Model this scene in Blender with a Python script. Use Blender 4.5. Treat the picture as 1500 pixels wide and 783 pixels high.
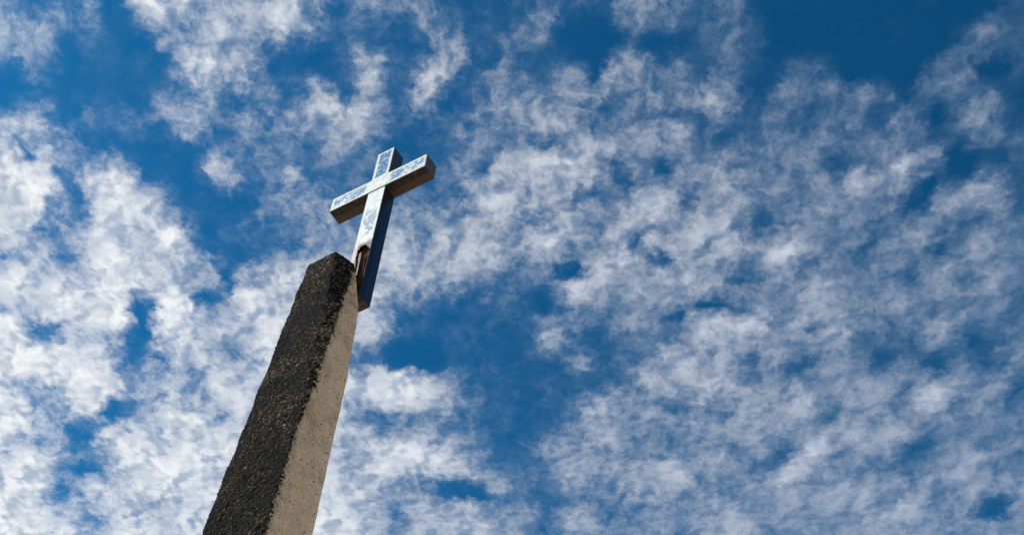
import bpy, bmesh, math, random
import numpy as np
from mathutils import Vector, Matrix, noise

scene = bpy.context.scene
for o in list(bpy.data.objects):
    bpy.data.objects.remove(o)

# ------------------------------------------------------------------ units
# the cross's post width is the working unit U; local frame: x along the
# arms, y away from the viewer, z up, z = 0 at the underside of the arms
U = 0.14
CAM = Vector((23.14112528, -22.37406502, -48.44765355))
def W3(x, y, z):                       # local units -> world metres (eye 1.6 m above ground)
    return Vector((x * U, y * U, (z - CAM.z) * U + 1.6))

# ------------------------------------------------------------------ camera
r = Vector((0.86765208, 0.49545626, 0.04126687))
u = Vector((0.38062822, -0.7153695, 0.58597665))
f = Vector((-0.31984686, 0.49271653, 0.80927647))
cam_data = bpy.data.cameras.new('camera')
cam = bpy.data.objects.new('camera', cam_data)
scene.collection.objects.link(cam)
m = Matrix((r, u, -f)).transposed().to_4x4()
m.translation = W3(*CAM)
cam.matrix_world = m
cam_data.sensor_fit = 'HORIZONTAL'
cam_data.sensor_width = 36.0
cam_data.lens = 1735.0 / 1500 * 36
cam_data.clip_start = 0.05
cam_data.clip_end = 20000
scene.camera = cam

# ------------------------------------------------------------------ exposure
vs = scene.view_settings
vs.view_transform = 'Standard'
vs.look = 'None'
vs.exposure = 0.0
vs.gamma = 1.0
vs.use_curve_mapping = False

# ------------------------------------------------------------------ sun
SUN = Vector((-0.66, -0.42, 0.62)).normalized()
sun_data = bpy.data.lights.new('sun', 'SUN')
sun_data.energy = 4.9
sun_data.angle = math.radians(0.5)
sun_data.color = (1.0, 0.95, 0.87)
sun = bpy.data.objects.new('sun', sun_data)
scene.collection.objects.link(sun)
sun.rotation_euler = SUN.to_track_quat('Z', 'Y').to_euler()
sun.location = (-6, -6, 20)

# ------------------------------------------------------------------ node helpers
class NT:
    def __init__(s, tree):
        s.t = tree
    def n(s, kind, **kw):
        nd = s.t.nodes.new(kind)
        for k, v in kw.items():
            setattr(nd, k, v)
        return nd
    def link(s, a, b):
        s.t.links.new(a, b)
    def put(s, sock, v):
        if v is None:
            return
        if isinstance(v, bpy.types.NodeSocket):
            s.t.links.new(v, sock)
        else:
            sock.default_value = v
    def math(s, op, a, b=None, c=None, clamp=False):
        nd = s.n('ShaderNodeMath', operation=op, use_clamp=clamp)
        for i, v in enumerate((a, b, c)):
            s.put(nd.inputs[i], v)
        return nd.outputs[0]
    def vec(s, op, a, b=None, scale=None):
        nd = s.n('ShaderNodeVectorMath', operation=op)
        s.put(nd.inputs[0], a)
        s.put(nd.inputs[1], b)
        if scale is not None:
            s.put(nd.inputs['Scale'], scale)
        return nd.outputs['Value'] if op in ('DOT_PRODUCT', 'LENGTH') else nd.outputs['Vector']
    def xyz(s, a, b, c):
        nd = s.n('ShaderNodeCombineXYZ')
        for i, v in enumerate((a, b, c)):
            s.put(nd.inputs[i], v)
        return nd.outputs[0]
    def sep(s, v):
        nd = s.n('ShaderNodeSeparateXYZ')
        s.put(nd.inputs[0], v)
        return nd.outputs
    def noise(s, v, scale, detail=4.0, rough=0.5, lac=2.0, dist=0.0, color=False, norm=True):
        nd = s.n('ShaderNodeTexNoise', noise_dimensions='3D')
        nd.normalize = norm
        s.put(nd.inputs['Vector'], v)
        for k, x in (('Scale', scale), ('Detail', detail), ('Roughness', rough), ('Lacunarity', lac), ('Distortion', dist)):
            nd.inputs[k].default_value = x
        return nd.outputs['Color' if color else 'Fac']
    def voro(s, v, scale, feature='F1', out='Distance', rand=1.0):
        nd = s.n('ShaderNodeTexVoronoi', feature=feature)
        s.put(nd.inputs['Vector'], v)
        nd.inputs['Scale'].default_value = scale
        nd.inputs['Randomness'].default_value = rand
        return nd.outputs[out]
    def ramp(s, fac, lo, hi, a=0.0, b=1.0, smooth=True):
        nd = s.n('ShaderNodeMapRange', interpolation_type='SMOOTHSTEP' if smooth else 'LINEAR', clamp=True)
        for k, v in ((0, fac), (1, lo), (2, hi), (3, a), (4, b)):
            s.put(nd.inputs[k], v)
        return nd.outputs[0]
    def mix(s, fac, a, b, mode='MIX'):
        nd = s.n('ShaderNodeMix', data_type='RGBA', blend_type=mode)
        s.put(nd.inputs[0], fac)
        for sock, v in ((nd.inputs[6], a), (nd.inputs[7], b)):
            s.put(sock, (*v, 1.0) if isinstance(v, tuple) and len(v) == 3 else v)
        return nd.outputs[2]

# ------------------------------------------------------------------ sky
# A Nishita sky with a deck of broken altocumulus. The deck is laid out in the
# plane of the cloud layer (direction / height), so it foreshortens like one;
# DECK is a coarse map of how much cloud hangs over each patch of that plane
# (0 clear .. z full), broken up by warped fractal noise.
DECK = [
    (34, 34, 34, 34, 34, 34, 34, 34, 34, 34, 34, 34, 34, 34, 34, 34, 26, 15, 23, 30, 31, 4, 19, 75, 54, 45, 68, 52, 42, 53, 34, 33, 73, 62, 38, 24, 31, 39, 28, 39, 47, 25, 15, 15, 18, 18, 18, 27, 28, 23, 20, 26, 37, 33, 33, 36, 25, 23, 32, 19, 9, 7, 8, 7, 4, 4, 5, 4, 4, 5, 8, 3, 0, 4, 13, 20, 21, 21, 21, 21, 21, 21, 21, 21, 21, 21, 21, 21, 21, 21, 21, 21, 21, 21),
    (34, 34, 34, 34, 34, 34, 34, 34, 34, 34, 34, 34, 34, 34, 34, 34, 23, 15, 25, 31, 28, 0, 30, 77, 49, 48, 68, 49, 43, 53, 31, 36, 75, 60, 37, 24, 32, 39, 28, 38, 47, 26, 15, 15, 18, 18, 17, 26, 29, 23, 20, 25, 36, 34, 32, 36, 27, 22, 32, 23, 10, 8, 8, 8, 5, 4, 5, 4, 4, 5, 8, 6, 0, 2, 9, 19, 21, 21, 21, 21, 21, 21, 21, 21, 21, 21, 21, 21, 21, 21, 21, 21, 20, 20),
    (34, 34, 34, 34, 34, 34, 34, 34, 34, 34, 34, 34, 34, 34, 34, 33, 19, 17, 27, 32, 23, 0, 41, 76, 44, 52, 67, 46, 45, 52, 29, 39, 76, 59, 36, 24, 32, 39, 28, 38, 47, 26, 16, 15, 18, 18, 17, 26, 29, 24, 21, 23, 35, 35, 32, 36, 29, 21, 30, 26, 11, 8, 7, 8, 6, 4, 5, 4, 4, 4, 7, 8, 1, 1, 7, 16, 20, 20, 20, 20, 20, 20, 20, 20, 20, 19, 19, 19, 19, 19, 19, 18, 18, 18),
    (34, 34, 34, 34, 34, 34, 34, 34, 34, 34, 34, 34, 34, 34, 34, 30, 17, 19, 28, 32, 17, 0, 52, 73, 41, 55, 66, 44, 46, 51, 28, 42, 76, 57, 35, 24, 32, 39, 28, 38, 47, 27, 16, 15, 18, 19, 17, 25, 29, 24, 21, 22, 34, 36, 32, 35, 32, 21, 28, 29, 14, 8, 7, 7, 6, 4, 6, 6, 5, 6, 5, 3, 4, 11, 36, 33, 19, 18, 18, 18, 18, 17, 17, 17, 17, 17, 17, 18, 18, 18, 18, 18, 19, 19),
    (34, 34, 34, 34, 34, 34, 34, 34, 34, 34, 34, 34, 34, 34, 34, 27, 15, 21, 29, 32, 12, 4, 62, 68, 42, 59, 64, 42, 47, 50, 33, 52, 77, 55, 35, 24, 33, 39, 28, 38, 47, 27, 16, 15, 18, 19, 18, 37, 31, 17, 10, 9, 24, 30, 23, 21, 19, 22, 26, 27, 24, 15, 1, 0, 0, 4, 8, 10, 8, 8, 7, 0, 4, 21, 31, 29, 22, 22, 19, 20, 20, 20, 21, 21, 21, 21, 21, 21, 22, 22, 21, 21, 21, 21),
    (34, 34, 34, 34, 34, 34, 34, 34, 34, 34, 34, 34, 34, 34, 34, 24, 15, 24, 30, 31, 6, 12, 69, 66, 55, 67, 33, 49, 50, 50, 54, 80, 81, 46, 30, 21, 27, 29, 22, 24, 28, 31, 29, 17, 21, 26, 28, 32, 22, 0, 0, 0, 4, 28, 11, 7, 9, 18, 24, 26, 26, 19, 5, 6, 14, 10, 3, 0, 0, 0, 0, 5, 16, 34, 41, 0, 4, 20, 20, 20, 19, 19, 18, 18, 17, 16, 16, 15, 14, 13, 13, 12, 11, 11),
    (34, 34, 34, 34, 34, 34, 34, 34, 34, 35, 35, 35, 35, 36, 38, 24, 24, 43, 29, 27, 11, 17, 36, 45, 52, 38, 40, 62, 66, 47, 45, 49, 31, 34, 19, 18, 20, 20, 16, 11, 15, 55, 46, 17, 25, 36, 28, 21, 16, 16, 5, 0, 31, 35, 46, 15, 29, 22, 18, 30, 26, 16, 10, 16, 39, 27, 22, 5, 5, 12, 4, 5, 30, 44, 30, 22, 22, 12, 10, 9, 9, 9, 8, 8, 8, 8, 8, 8, 8, 8, 8, 8, 8, 8),
    (38, 38, 39, 40, 40, 41, 42, 43, 43, 44, 44, 45, 45, 47, 56, 38, 46, 20, 20, 23, 23, 8, 0, 34, 46, 37, 52, 45, 48, 48, 23, 15, 12, 3, 10, 29, 53, 50, 23, 19, 46, 70, 50, 15, 29, 46, 29, 21, 23, 37, 36, 4, 59, 37, 27, 31, 43, 43, 40, 46, 36, 11, 13, 35, 37, 24, 33, 36, 36, 39, 26, 13, 23, 23, 16, 33, 44, 20, 8, 8, 8, 9, 9, 9, 9, 10, 10, 10, 11, 11, 12, 12, 12, 13),
    (46, 46, 46, 45, 45, 44, 43, 42, 41, 40, 39, 38, 37, 35, 38, 41, 27, 6, 12, 17, 18, 19, 20, 10, 40, 76, 74, 48, 57, 42, 9, 14, 17, 12, 12, 22, 63, 50, 21, 28, 79, 34, 18, 19, 32, 43, 40, 35, 29, 38, 45, 37, 32, 30, 34, 40, 41, 45, 48, 50, 37, 15, 16, 36, 21, 16, 20, 31, 35, 18, 14, 40, 22, 0, 21, 41, 46, 31, 15, 14, 15, 16, 17, 18, 19, 20, 21, 21, 22, 23, 24, 25, 26, 27),
    (30, 29, 28, 26, 25, 24, 23, 21, 20, 19, 19, 18, 17, 16, 23, 42, 12, 5, 14, 17, 17, 19, 19, 22, 29, 32, 41, 29, 46, 22, 35, 23, 25, 56, 26, 13, 42, 36, 19, 33, 57, 17, 5, 25, 34, 37, 39, 41, 43, 45, 42, 24, 17, 29, 28, 20, 15, 21, 15, 36, 26, 19, 20, 32, 27, 18, 22, 26, 28, 21, 17, 31, 31, 20, 17, 17, 30, 35, 26, 28, 28, 29, 29, 29, 30, 30, 29, 29, 29, 29, 28, 28, 27, 26),
    (13, 12, 11, 10, 9, 8, 7, 7, 6, 6, 5, 5, 4, 5, 10, 14, 14, 18, 23, 21, 18, 13, 22, 39, 32, 28, 42, 25, 19, 23, 28, 33, 41, 63, 66, 54, 52, 48, 29, 29, 31, 22, 22, 31, 33, 31, 35, 42, 51, 49, 41, 28, 30, 46, 46, 40, 38, 42, 22, 26, 15, 26, 24, 35, 36, 27, 32, 35, 22, 26, 43, 32, 35, 52, 36, 3, 1, 16, 13, 21, 24, 24, 23, 22, 21, 21, 20, 19, 18, 18, 17, 17, 16, 16),
    (5, 5, 6, 6, 7, 9, 10, 12, 14, 16, 18, 20, 23, 27, 37, 34, 14, 17, 27, 25, 24, 30, 29, 42, 50, 73, 29, 31, 51, 30, 18, 45, 45, 45, 44, 43, 48, 40, 23, 20, 23, 19, 21, 32, 33, 29, 37, 41, 19, 23, 50, 49, 54, 50, 44, 38, 36, 36, 32, 34, 40, 40, 28, 32, 36, 35, 36, 12, 18, 45, 31, 38, 77, 39, 19, 4, 3, 30, 27, 16, 15, 15, 15, 14, 14, 14, 14, 14, 13, 13, 13, 13, 13, 13),
    (33, 35, 38, 40, 42, 45, 47, 49, 50, 52, 53, 54, 60, 66, 67, 44, 18, 21, 23, 21, 25, 31, 21, 23, 39, 55, 22, 25, 33, 36, 35, 29, 15, 39, 43, 40, 35, 25, 12, 13, 19, 18, 21, 28, 33, 40, 46, 53, 61, 66, 70, 57, 44, 16, 44, 38, 9, 42, 45, 46, 60, 57, 34, 28, 31, 37, 42, 37, 35, 61, 39, 39, 47, 23, 0, 27, 37, 60, 64, 39, 14, 13, 13, 13, 13, 14, 14, 14, 14, 15, 15, 15, 16, 16),
    (55, 55, 54, 53, 52, 51, 50, 49, 47, 46, 45, 44, 66, 50, 41, 43, 46, 21, 9, 14, 17, 17, 11, 9, 16, 21, 35, 23, 21, 37, 40, 28, 23, 32, 35, 30, 29, 28, 24, 21, 19, 25, 37, 33, 31, 59, 60, 54, 56, 52, 68, 66, 40, 24, 10, 32, 57, 46, 36, 39, 48, 49, 34, 30, 38, 36, 33, 46, 39, 47, 41, 51, 40, 8, 7, 46, 53, 55, 54, 38, 19, 18, 19, 19, 20, 21, 21, 22, 23, 24, 24, 25, 26, 26),
    (40, 39, 39, 40, 40, 41, 42, 43, 45, 47, 50, 53, 76, 12, 60, 47, 37, 34, 39, 42, 26, 10, 13, 14, 7, 21, 65, 37, 25, 24, 39, 61, 39, 22, 26, 24, 27, 31, 31, 27, 22, 26, 30, 42, 47, 66, 63, 49, 49, 49, 47, 25, 20, 24, 30, 77, 105, 66, 24, 31, 38, 41, 31, 26, 35, 35, 30, 44, 40, 42, 38, 35, 34, 31, 23, 37, 34, 31, 19, 37, 29, 28, 29, 29, 30, 30, 30, 31, 31, 32, 32, 33, 33, 33),
    (67, 71, 74, 78, 82, 86, 90, 93, 97, 100, 104, 105, 105, 105, 86, 23, 24, 73, 86, 82, 44, 18, 23, 17, 6, 20, 39, 42, 17, 20, 32, 39, 28, 33, 30, 26, 28, 29, 29, 29, 29, 24, 25, 40, 68, 73, 58, 45, 44, 46, 45, 45, 44, 38, 47, 64, 71, 48, 40, 53, 58, 55, 37, 18, 20, 27, 35, 36, 32, 39, 37, 25, 24, 40, 44, 37, 29, 28, 38, 53, 37, 35, 35, 35, 36, 36, 36, 36, 37, 37, 37, 37, 37, 37),
    (105, 105, 105, 105, 105, 105, 105, 105, 105, 105, 105, 105, 105, 105, 72, 24, 24, 62, 91, 98, 70, 48, 33, 20, 13, 15, 16, 9, 10, 27, 33, 29, 42, 48, 37, 32, 32, 34, 37, 34, 28, 34, 44, 49, 51, 57, 49, 31, 26, 41, 57, 58, 39, 39, 58, 52, 44, 46, 51, 62, 66, 63, 46, 23, 33, 53, 66, 51, 29, 30, 36, 16, 40, 41, 40, 34, 7, 28, 53, 44, 38, 38, 37, 37, 37, 37, 37, 36, 36, 36, 36, 35, 35, 35),
    (105, 105, 105, 105, 105, 105, 105, 105, 105, 105, 105, 105, 105, 105, 38, 33, 24, 49, 92, 98, 72, 65, 63, 36, 17, 17, 19, 15, 18, 29, 29, 29, 35, 40, 39, 38, 38, 42, 50, 41, 30, 44, 59, 60, 53, 40, 35, 34, 56, 65, 70, 54, 41, 42, 56, 20, 72, 66, 45, 46, 38, 64, 61, 44, 55, 81, 75, 42, 31, 27, 34, 14, 41, 41, 28, 32, 36, 44, 40, 44, 44, 36, 33, 33, 33, 32, 32, 31, 31, 31, 30, 30, 30, 29),
    (105, 105, 105, 105, 105, 105, 105, 105, 105, 105, 105, 105, 98, 56, 43, 43, 38, 55, 94, 91, 66, 74, 90, 50, 23, 1, 24, 23, 24, 28, 29, 30, 37, 43, 44, 45, 48, 53, 57, 53, 48, 48, 49, 63, 69, 58, 47, 50, 50, 64, 53, 36, 42, 33, 65, 51, 23, 17, 49, 48, 50, 45, 46, 27, 39, 56, 49, 22, 38, 36, 36, 33, 37, 35, 17, 20, 40, 47, 24, 31, 48, 38, 29, 28, 28, 27, 27, 26, 26, 25, 25, 25, 24, 24),
    (105, 105, 105, 105, 105, 105, 105, 105, 105, 105, 105, 105, 53, 22, 36, 44, 48, 68, 90, 78, 60, 67, 77, 58, 29, 24, 16, 20, 25, 30, 26, 28, 43, 50, 50, 51, 58, 61, 60, 60, 60, 51, 47, 58, 63, 55, 43, 33, 35, 44, 9, 0, 55, 68, 56, 48, 44, 52, 50, 60, 62, 52, 41, 14, 25, 52, 41, 33, 49, 55, 53, 43, 38, 36, 36, 35, 34, 36, 38, 35, 42, 36, 25, 23, 23, 22, 22, 22, 22, 22, 22, 22, 23, 23),
    (105, 105, 104, 100, 96, 92, 88, 83, 79, 75, 71, 64, 58, 49, 31, 42, 73, 83, 80, 65, 52, 49, 61, 67, 54, 28, 17, 13, 31, 41, 49, 55, 56, 56, 55, 57, 61, 60, 56, 55, 55, 56, 57, 49, 39, 34, 29, 22, 23, 29, 44, 65, 59, 53, 51, 53, 49, 29, 47, 56, 47, 42, 42, 36, 33, 46, 40, 46, 55, 46, 54, 54, 44, 34, 44, 44, 36, 22, 32, 41, 38, 32, 27, 25, 25, 26, 27, 27, 28, 29, 30, 30, 31, 32),
    (53, 50, 47, 45, 43, 41, 40, 39, 38, 39, 39, 53, 73, 57, 35, 51, 73, 90, 97, 74, 55, 56, 60, 56, 55, 48, 11, 33, 48, 64, 64, 62, 60, 60, 60, 60, 61, 57, 49, 45, 44, 48, 49, 36, 26, 26, 26, 22, 17, 13, 42, 59, 53, 43, 42, 43, 42, 43, 54, 40, 5, 5, 19, 26, 41, 58, 33, 41, 52, 44, 46, 46, 39, 34, 34, 31, 33, 43, 48, 25, 19, 24, 29, 34, 35, 36, 36, 37, 37, 37, 38, 38, 38, 38),
    (46, 48, 50, 53, 56, 58, 61, 64, 67, 70, 72, 71, 64, 59, 58, 52, 61, 105, 105, 78, 58, 71, 66, 53, 50, 31, 20, 60, 73, 69, 63, 67, 67, 65, 62, 61, 63, 55, 41, 33, 29, 25, 22, 19, 20, 24, 26, 22, 15, 3, 23, 40, 29, 30, 33, 40, 43, 43, 21, 7, 58, 73, 66, 68, 80, 76, 44, 44, 46, 26, 54, 57, 24, 30, 37, 26, 21, 39, 50, 32, 10, 14, 22, 35, 39, 39, 39, 39, 39, 39, 39, 39, 39, 39),
    (84, 85, 87, 88, 89, 90, 90, 90, 89, 89, 85, 71, 65, 74, 78, 73, 91, 105, 105, 46, 44, 89, 92, 69, 11, 20, 49, 78, 86, 71, 69, 70, 71, 68, 62, 60, 61, 51, 37, 25, 20, 15, 12, 14, 18, 20, 21, 19, 18, 34, 35, 35, 30, 19, 23, 38, 41, 36, 32, 27, 45, 64, 53, 46, 52, 47, 51, 46, 44, 43, 52, 60, 27, 25, 23, 20, 21, 23, 21, 24, 28, 17, 12, 27, 38, 38, 37, 37, 37, 37, 36, 36, 36, 35),
    (80, 78, 76, 73, 71, 69, 66, 64, 61, 59, 61, 71, 83, 92, 102, 105, 105, 105, 85, 5, 25, 105, 105, 82, 51, 37, 52, 79, 77, 73, 72, 70, 68, 65, 63, 58, 55, 63, 45, 23, 19, 16, 15, 18, 20, 18, 15, 14, 19, 52, 51, 30, 19, 12, 16, 30, 32, 31, 47, 41, 44, 49, 49, 50, 46, 25, 47, 48, 39, 35, 41, 42, 37, 32, 18, 14, 40, 36, 10, 8, 36, 32, 20, 24, 32, 32, 31, 30, 29, 29, 28, 27, 27, 26),
    (50, 49, 48, 47, 47, 47, 48, 49, 50, 51, 60, 73, 80, 85, 93, 103, 105, 103, 52, 0, 38, 105, 96, 65, 52, 50, 57, 64, 68, 71, 71, 68, 62, 60, 61, 58, 60, 40, 21, 14, 9, 9, 15, 19, 22, 19, 16, 14, 15, 30, 32, 27, 33, 20, 15, 22, 21, 28, 44, 70, 73, 44, 41, 54, 48, 17, 41, 42, 22, 19, 38, 41, 45, 46, 40, 35, 36, 36, 41, 43, 39, 39, 42, 40, 28, 22, 22, 22, 21, 21, 21, 21, 21, 21),
    (62, 64, 67, 70, 73, 76, 79, 82, 85, 87, 46, 23, 23, 51, 58, 62, 65, 61, 27, 0, 73, 105, 77, 56, 54, 57, 57, 59, 67, 71, 71, 68, 61, 56, 51, 40, 24, 29, 1, 0, 0, 0, 12, 20, 23, 23, 20, 16, 13, 12, 13, 22, 40, 25, 16, 24, 45, 47, 41, 61, 67, 55, 53, 57, 55, 39, 43, 39, 30, 36, 42, 44, 50, 58, 57, 51, 33, 17, 58, 88, 55, 35, 46, 53, 35, 10, 22, 23, 23, 24, 24, 25, 26, 26),
    (102, 105, 105, 105, 105, 105, 105, 105, 105, 105, 71, 44, 42, 63, 57, 51, 53, 49, 13, 22, 62, 54, 60, 68, 37, 41, 28, 53, 66, 72, 71, 68, 62, 54, 44, 32, 21, 24, 12, 6, 0, 7, 20, 22, 21, 21, 20, 16, 13, 14, 18, 21, 21, 17, 17, 23, 32, 56, 60, 47, 40, 57, 69, 62, 55, 53, 54, 47, 37, 58, 53, 40, 40, 48, 51, 51, 42, 32, 64, 88, 66, 35, 35, 48, 43, 25, 29, 30, 30, 31, 31, 32, 32, 32),
    (105, 105, 105, 105, 105, 105, 105, 105, 105, 105, 105, 105, 105, 105, 76, 59, 60, 39, 17, 39, 18, 41, 68, 60, 49, 62, 53, 56, 67, 71, 71, 69, 65, 60, 53, 51, 58, 77, 94, 89, 67, 60, 41, 25, 18, 16, 18, 16, 13, 18, 25, 23, 19, 21, 26, 30, 31, 26, 51, 41, 32, 48, 54, 33, 43, 49, 62, 52, 42, 60, 66, 37, 23, 31, 34, 39, 43, 39, 40, 53, 51, 39, 29, 38, 40, 36, 33, 33, 33, 33, 33, 33, 33, 33),
    (105, 105, 105, 105, 105, 105, 105, 105, 105, 105, 105, 105, 105, 105, 89, 81, 69, 26, 45, 48, 45, 47, 45, 51, 76, 77, 65, 64, 69, 70, 70, 70, 69, 68, 68, 73, 88, 105, 105, 105, 94, 69, 45, 42, 24, 15, 19, 17, 13, 15, 20, 21, 24, 37, 53, 47, 32, 39, 42, 31, 19, 28, 43, 40, 34, 49, 57, 47, 44, 55, 50, 36, 30, 45, 41, 39, 45, 47, 39, 38, 43, 40, 33, 32, 33, 32, 35, 35, 33, 33, 33, 33, 33, 33),
    (105, 105, 105, 105, 105, 105, 105, 102, 82, 71, 90, 87, 81, 92, 105, 105, 93, 68, 57, 43, 62, 49, 31, 49, 81, 83, 72, 70, 70, 70, 70, 70, 70, 70, 69, 67, 64, 72, 84, 79, 67, 55, 56, 32, 36, 17, 22, 19, 13, 12, 14, 20, 29, 48, 70, 62, 36, 35, 47, 49, 45, 47, 53, 48, 38, 46, 54, 49, 40, 43, 40, 47, 59, 54, 59, 61, 61, 62, 48, 25, 22, 34, 38, 36, 31, 29, 39, 51, 35, 33, 33, 33, 32, 32),
    (84, 82, 79, 77, 76, 74, 73, 71, 62, 32, 48, 46, 48, 90, 105, 105, 53, 51, 50, 41, 66, 57, 50, 56, 61, 64, 70, 71, 69, 69, 69, 70, 70, 68, 64, 49, 30, 28, 36, 40, 43, 42, 37, 30, 23, 19, 21, 18, 14, 15, 21, 27, 32, 46, 64, 62, 46, 40, 41, 37, 31, 33, 41, 42, 44, 49, 58, 55, 38, 24, 39, 83, 73, 47, 53, 58, 52, 47, 28, 11, 14, 31, 43, 48, 45, 38, 31, 33, 32, 31, 31, 31, 31, 31),
    (73, 74, 76, 78, 80, 83, 85, 88, 83, 45, 37, 42, 50, 95, 105, 54, 8, 28, 43, 49, 66, 55, 58, 58, 37, 49, 70, 72, 70, 70, 71, 72, 72, 68, 61, 46, 32, 31, 35, 37, 42, 39, 34, 30, 26, 22, 17, 14, 15, 21, 34, 40, 38, 41, 51, 54, 47, 35, 33, 31, 27, 31, 47, 44, 44, 29, 34, 46, 35, 13, 48, 85, 58, 37, 41, 46, 41, 35, 27, 18, 28, 35, 46, 59, 61, 42, 33, 33, 33, 33, 34, 34, 35, 35),
    (105, 105, 105, 105, 105, 105, 105, 105, 105, 69, 35, 49, 58, 84, 65, 7, 13, 36, 48, 58, 68, 81, 82, 59, 46, 60, 74, 76, 75, 75, 76, 77, 77, 69, 58, 54, 54, 36, 42, 53, 66, 50, 38, 33, 32, 27, 17, 14, 17, 24, 36, 42, 43, 45, 46, 46, 46, 38, 25, 33, 41, 46, 45, 52, 52, 42, 34, 21, 23, 30, 69, 66, 43, 33, 36, 41, 39, 35, 34, 34, 35, 36, 43, 56, 59, 46, 40, 40, 40, 41, 42, 42, 43, 44),
    (105, 105, 105, 105, 105, 105, 105, 105, 101, 61, 48, 50, 46, 34, 23, 40, 61, 63, 63, 64, 66, 68, 68, 68, 72, 77, 79, 79, 79, 80, 80, 81, 80, 69, 56, 57, 64, 72, 94, 89, 85, 85, 68, 49, 40, 33, 23, 19, 21, 25, 28, 33, 46, 52, 44, 38, 48, 52, 48, 50, 63, 70, 51, 41, 49, 43, 42, 40, 28, 60, 77, 53, 42, 41, 43, 49, 44, 47, 52, 50, 27, 42, 38, 51, 60, 54, 48, 46, 44, 49, 50, 50, 51, 51),
    (105, 105, 105, 105, 105, 105, 104, 96, 63, 32, 39, 35, 14, 9, 43, 87, 96, 86, 79, 73, 68, 65, 68, 78, 83, 82, 81, 81, 81, 81, 81, 82, 81, 67, 53, 52, 63, 89, 90, 77, 82, 89, 92, 80, 56, 42, 31, 26, 26, 26, 24, 28, 45, 55, 43, 34, 49, 54, 52, 51, 56, 60, 49, 37, 35, 37, 38, 39, 43, 63, 69, 50, 45, 50, 55, 60, 56, 56, 56, 29, 44, 54, 38, 44, 55, 52, 17, 13, 13, 50, 54, 55, 55, 55),
    (88, 86, 84, 82, 81, 80, 79, 70, 44, 34, 46, 33, 26, 29, 57, 86, 97, 104, 102, 94, 88, 84, 82, 80, 78, 79, 81, 80, 80, 80, 80, 82, 80, 66, 52, 51, 74, 80, 68, 58, 66, 66, 62, 69, 69, 59, 46, 36, 27, 28, 25, 29, 44, 49, 40, 32, 37, 44, 48, 52, 52, 48, 41, 34, 38, 37, 38, 37, 40, 51, 57, 49, 45, 51, 56, 53, 56, 57, 25, 45, 69, 60, 44, 40, 44, 46, 16, 6, 20, 50, 57, 57, 57, 57),
    (71, 70, 69, 68, 67, 67, 66, 66, 71, 75, 65, 50, 38, 23, 40, 62, 92, 105, 105, 105, 105, 100, 90, 78, 74, 78, 80, 80, 80, 80, 80, 82, 79, 67, 55, 60, 78, 58, 50, 34, 35, 28, 15, 13, 20, 25, 36, 43, 27, 29, 23, 24, 40, 44, 38, 32, 35, 41, 47, 51, 49, 45, 39, 38, 54, 58, 54, 45, 40, 45, 48, 46, 44, 48, 52, 49, 46, 48, 53, 58, 61, 57, 48, 42, 37, 36, 42, 47, 47, 52, 58, 58, 58, 58),
    (62, 62, 62, 61, 61, 61, 63, 81, 105, 95, 49, 25, 10, 22, 40, 52, 90, 105, 105, 105, 100, 94, 85, 78, 77, 79, 80, 80, 80, 80, 80, 81, 78, 69, 62, 75, 73, 47, 40, 37, 38, 31, 18, 9, 8, 4, 16, 24, 25, 31, 31, 22, 28, 46, 42, 34, 29, 30, 30, 32, 33, 42, 39, 40, 48, 61, 72, 66, 45, 42, 41, 41, 43, 45, 48, 48, 44, 45, 50, 55, 56, 55, 50, 44, 38, 34, 39, 49, 54, 57, 58, 58, 58, 58),
    (64, 65, 67, 68, 69, 71, 75, 96, 105, 63, 35, 27, 50, 57, 50, 56, 77, 89, 88, 84, 80, 77, 77, 79, 80, 80, 80, 80, 80, 80, 80, 81, 80, 74, 70, 84, 66, 44, 37, 46, 58, 60, 53, 51, 53, 52, 46, 33, 34, 36, 34, 24, 31, 58, 55, 40, 18, 24, 31, 39, 43, 40, 36, 42, 48, 56, 64, 62, 48, 42, 39, 39, 42, 45, 47, 48, 45, 44, 48, 54, 56, 56, 52, 46, 40, 34, 36, 45, 53, 56, 58, 58, 58, 58),
    (84, 86, 88, 90, 92, 94, 96, 94, 73, 33, 26, 39, 63, 66, 59, 59, 63, 65, 67, 68, 68, 70, 75, 80, 81, 80, 80, 81, 81, 80, 81, 83, 84, 81, 77, 73, 61, 48, 38, 51, 61, 59, 53, 54, 60, 63, 59, 48, 44, 39, 33, 27, 36, 58, 63, 51, 35, 37, 41, 44, 46, 41, 25, 39, 48, 54, 61, 59, 49, 43, 39, 38, 41, 44, 47, 48, 46, 44, 47, 52, 55, 56, 54, 48, 42, 36, 34, 42, 51, 55, 57, 58, 58, 58),
    (105, 105, 105, 105, 105, 105, 105, 86, 61, 37, 29, 46, 65, 65, 61, 63, 66, 66, 62, 62, 68, 74, 78, 80, 80, 80, 81, 83, 83, 80, 81, 86, 89, 88, 84, 76, 65, 50, 38, 41, 53, 57, 55, 56, 60, 61, 57, 52, 47, 41, 33, 27, 32, 47, 55, 48, 38, 38, 41, 44, 46, 42, 38, 40, 46, 53, 60, 60, 51, 44, 40, 38, 40, 43, 46, 48, 47, 44, 45, 51, 55, 56, 55, 50, 44, 38, 34, 38, 48, 54, 57, 58, 58, 58),
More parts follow.
